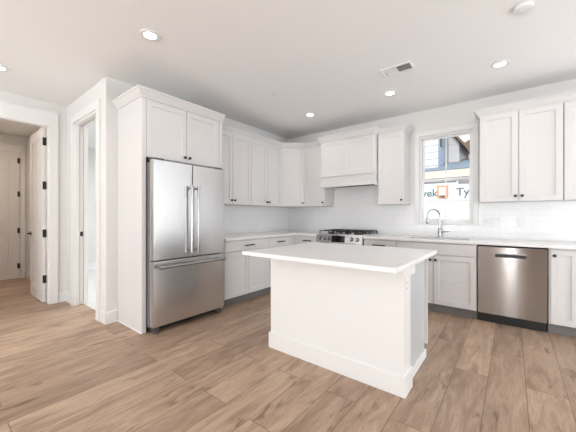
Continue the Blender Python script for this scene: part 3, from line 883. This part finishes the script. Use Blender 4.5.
t = thing('air_vent', 'square white ceiling air vent with a grey louvred half', 'vent', (2.61, -1.475, H))
b = MB().box(-.155, -.085, -.008, .155, .085, -.0005, .002)
b.box(-.155, -.085, -.014, .155, -.072, -.008, .002).box(-.155, .072, -.014, .155, .085, -.008, .002).box(-.155, -.072, -.014, -.142, .072, -.008, .002).box(.142, -.072, -.014, .155, .072, -.008, .002)
b.build('plate', M['white'], t)
MB().box(.01, -.055, -.0105, .135, .06, -.0082).build('louvre_grille', M['grille'], t)
MB().cyl((-.115, .03, -.0082), (-.115, .03, -.012), .006).build('damper_screw', M['slot'], t)
t = thing('smoke_detector', 'round white smoke detector near the top right of the ceiling', 'smoke detector', (3.634, -1.80, H))
MB().lathe([(0, -.0005), (.062, -.0005), (.062, -.010), (.056, -.020), (.045, -.024), (0, -.025)], n=32).build('housing', M['white'], t, True)
MB().lathe([(.034, -.0255), (.037, -.0255), (.037, -.0265), (.034, -.0265)], n=24).build('vent_ring', M['white'], t, True)
t = thing('sprinkler_cover', 'tiny round white sprinkler cover on the ceiling', 'sprinkler', (1.178, -1.805, H))
MB().lathe([(0, -.0005), (.040, -.0005), (.040, -.004), (.034, -.007), (0, -.0075)], n=28).build('cover', M['white'], t, True)

# ------------------------------------------------------------------ outside
tag(MB().box(-12, .16, -.7, 18, 30, -.6).build('ground', M['dirt']), 'bare ground between the two houses', 'ground', kind='structure')
t = thing('neighbor_house', 'house under construction seen through the sink window', 'house', (2.0, 4.5, -.6))
def O(x, y, z): return (x - 2.0, y - 4.5, z + .6)
def obox(b, x0, y0, z0, x1, y1, z1, bev=0):
    b.box(x0 - 2, y0 - 4.5, z0 + .6, x1 - 2, y1 - 4.5, z1 + .6, bev); return b
obox(MB(), -3.5, 4.5, -.6, 6, 6.9, 2.08).build('wrapped_wall', M['wrap'], t)
# low roof: sloping slab with soffit and raw fascia
EY, RY = 4.36, 7.4
zr = 2.50 + (RY - EY) * .25
b = MB()
A = [O(-3.8, EY, 2.42), O(6.3, EY, 2.42), O(6.3, EY, 2.50), O(-3.8, EY, 2.50)]
B = [O(-3.8, RY, zr - .08), O(6.3, RY, zr - .08), O(6.3, RY, zr), O(-3.8, RY, zr)]
b.poly([A, B] + [[A[k], A[(k + 1) % 4], B[(k + 1) % 4], B[k]] for k in range(4)])
b.build('low_roof', M['shingle'], t)
obox(MB(), -3.8, EY - .035, 2.27, 6.3, EY - .001, 2.47).build('fascia', M['tan'], t)
obox(MB(), -3.8, EY, 2.22, 6.3, 4.499, 2.27).build('soffit', M['soffit'], t)
obox(MB(), -3.5, 5.2, 2.60, 1.773, 5.26, 5.4).build('lap_siding', M['siding'], t)
sw = obox(MB(), -3.5, 5.261, 2.60, 1.773, 9, 5.35).build('side_wall', M['siding_shade'], t)
obox(MB(), 1.774, 5.55, 3.42, 1.80, 5.80, 3.86).build('window', M['glassblack'], t)
obox(MB(), 1.774, 6.4, 2.9, 2.18, 9, 3.66).build('sheathed_wall', M['siding_shade2'], t)
b = MB()
gv = [(1.774, 3.66), (2.18, 3.66), (1.774, 4.2)]
A = [O(x, 6.4, z) for x, z in gv]; B = [O(x, 9.0, z) for x, z in gv]
b.poly([A, B, [A[0], A[1], B[1], B[0]], [A[1], A[2], B[2], B[1]], [A[2], A[0], B[0], B[2]]])
b.build('gable_peak', M['siding_shade2'], t)
b = MB()
A = [O(1.774, 6.2, 4.24), O(2.40, 6.2, 3.42), O(2.40, 6.2, 3.53), O(1.774, 6.2, 4.35)]; B = [(x, y + 2.8, z) for x, y, z in A]
b.poly([A, B, [A[0], A[1], B[1], B[0]], [A[1], A[2], B[2], B[1]], [A[2], A[3], B[3], B[2]], [A[3], A[0], B[0], B[3]]])
b.build('gable_rake', M['brown'], t)
# orange-flashed vent block on the wrap
vb = obox(MB(), 1.885, 4.47, 1.72, 2.16, 4.499, 2.07).build('vent_flashing', M['orange'], t)
obox(MB(), 1.935, 4.44, 1.79, 2.095, 4.4695, 2.02, .004).build('vent_block', M['white'], vb)
obox(MB(), 1.95, 4.42, 1.755, 2.10, 4.4695, 1.785).build('vent_flap', M['rubber'], vb)
def text(s, x, z, size):
    cu = bpy.data.curves.new('lettering', 'FONT'); cu.body = s; cu.size = size; cu.extrude = .002; cu.offset = .006
    to = bpy.data.objects.new('tmp', cu); C.objects.link(to)
    bpy.context.view_layer.update()
    me = bpy.data.meshes.new_from_object(to); bpy.data.objects.remove(to)
    me.materials.clear(); me.materials.append(M['ink'])
    o = bpy.data.objects.new('wrap_lettering', me); C.objects.link(o)
    o.parent = t; o.location = (x - 2.0, -.0035, z + .6); o.rotation_euler = (PI / 2, 0, 0)
for i in range(-2, 4):
    text('Tyvek', 2.35 + i * 1.19, 1.77, .30)
t2 = thing('distant_house', 'grey house further away, right of the unfinished gable', 'house', (1.55, 11, -.6))
MB().box(0, 0, 0, 2.4, 2.4, 4.9).build('wall', M['siding_shade2'], t2)
b = MB(); A = [(-.2, -.25, 4.9), (2.6, -.25, 4.9), (1.2, -.25, 5.7)]; B = [(x, 2.6, z) for x, y, z in A]
b.poly([A, B] + [[A[k], A[(k + 1) % 3], B[(k + 1) % 3], B[k]] for k in range(3)]); b.build('roof', M['brown'], t2)
MB().box(.22, -.04, 4.1, .42, 0, 4.7).build('window', M['glassblack'], t2)
t2 = thing('distant_tree', 'brown leafy tree behind the unfinished house', 'tree', (2.9, 15, -.6))
tr = MB().cyl((0, 0, 0), (0, 0, 3.6), .16, .08, 10).cyl((0, 0, 2.6), (.5, 0, 4.1), .06, .03, 8).cyl((0, 0, 2.8), (-.5, .1, 4.2), .06, .03, 8)
tr.build('trunk', M['brown'], t2)
fo = MB()
for i in range(260):
    a = random.uniform(0, 2 * PI); r = random.random() ** .5 * 1.0; z = 4.6 + random.uniform(-1.2, 1.0)
    p = Vector((r * math.cos(a), r * math.sin(a), z)); q = Matrix.Rotation(random.uniform(0, PI), 3, Vector((random.random(), random.random(), random.random())).normalized())
    sz = random.uniform(.06, .14)
    fo.poly([[p + q @ Vector(v) * sz for v in ((-1, 0, 0), (0, -.6, .1), (1, 0, 0), (0, .6, .1))]])
M['leaf'] = mat('dry_leaves', (.30, .22, .15), .8, bump=.05)
fo.build('foliage', M['leaf'], t2)
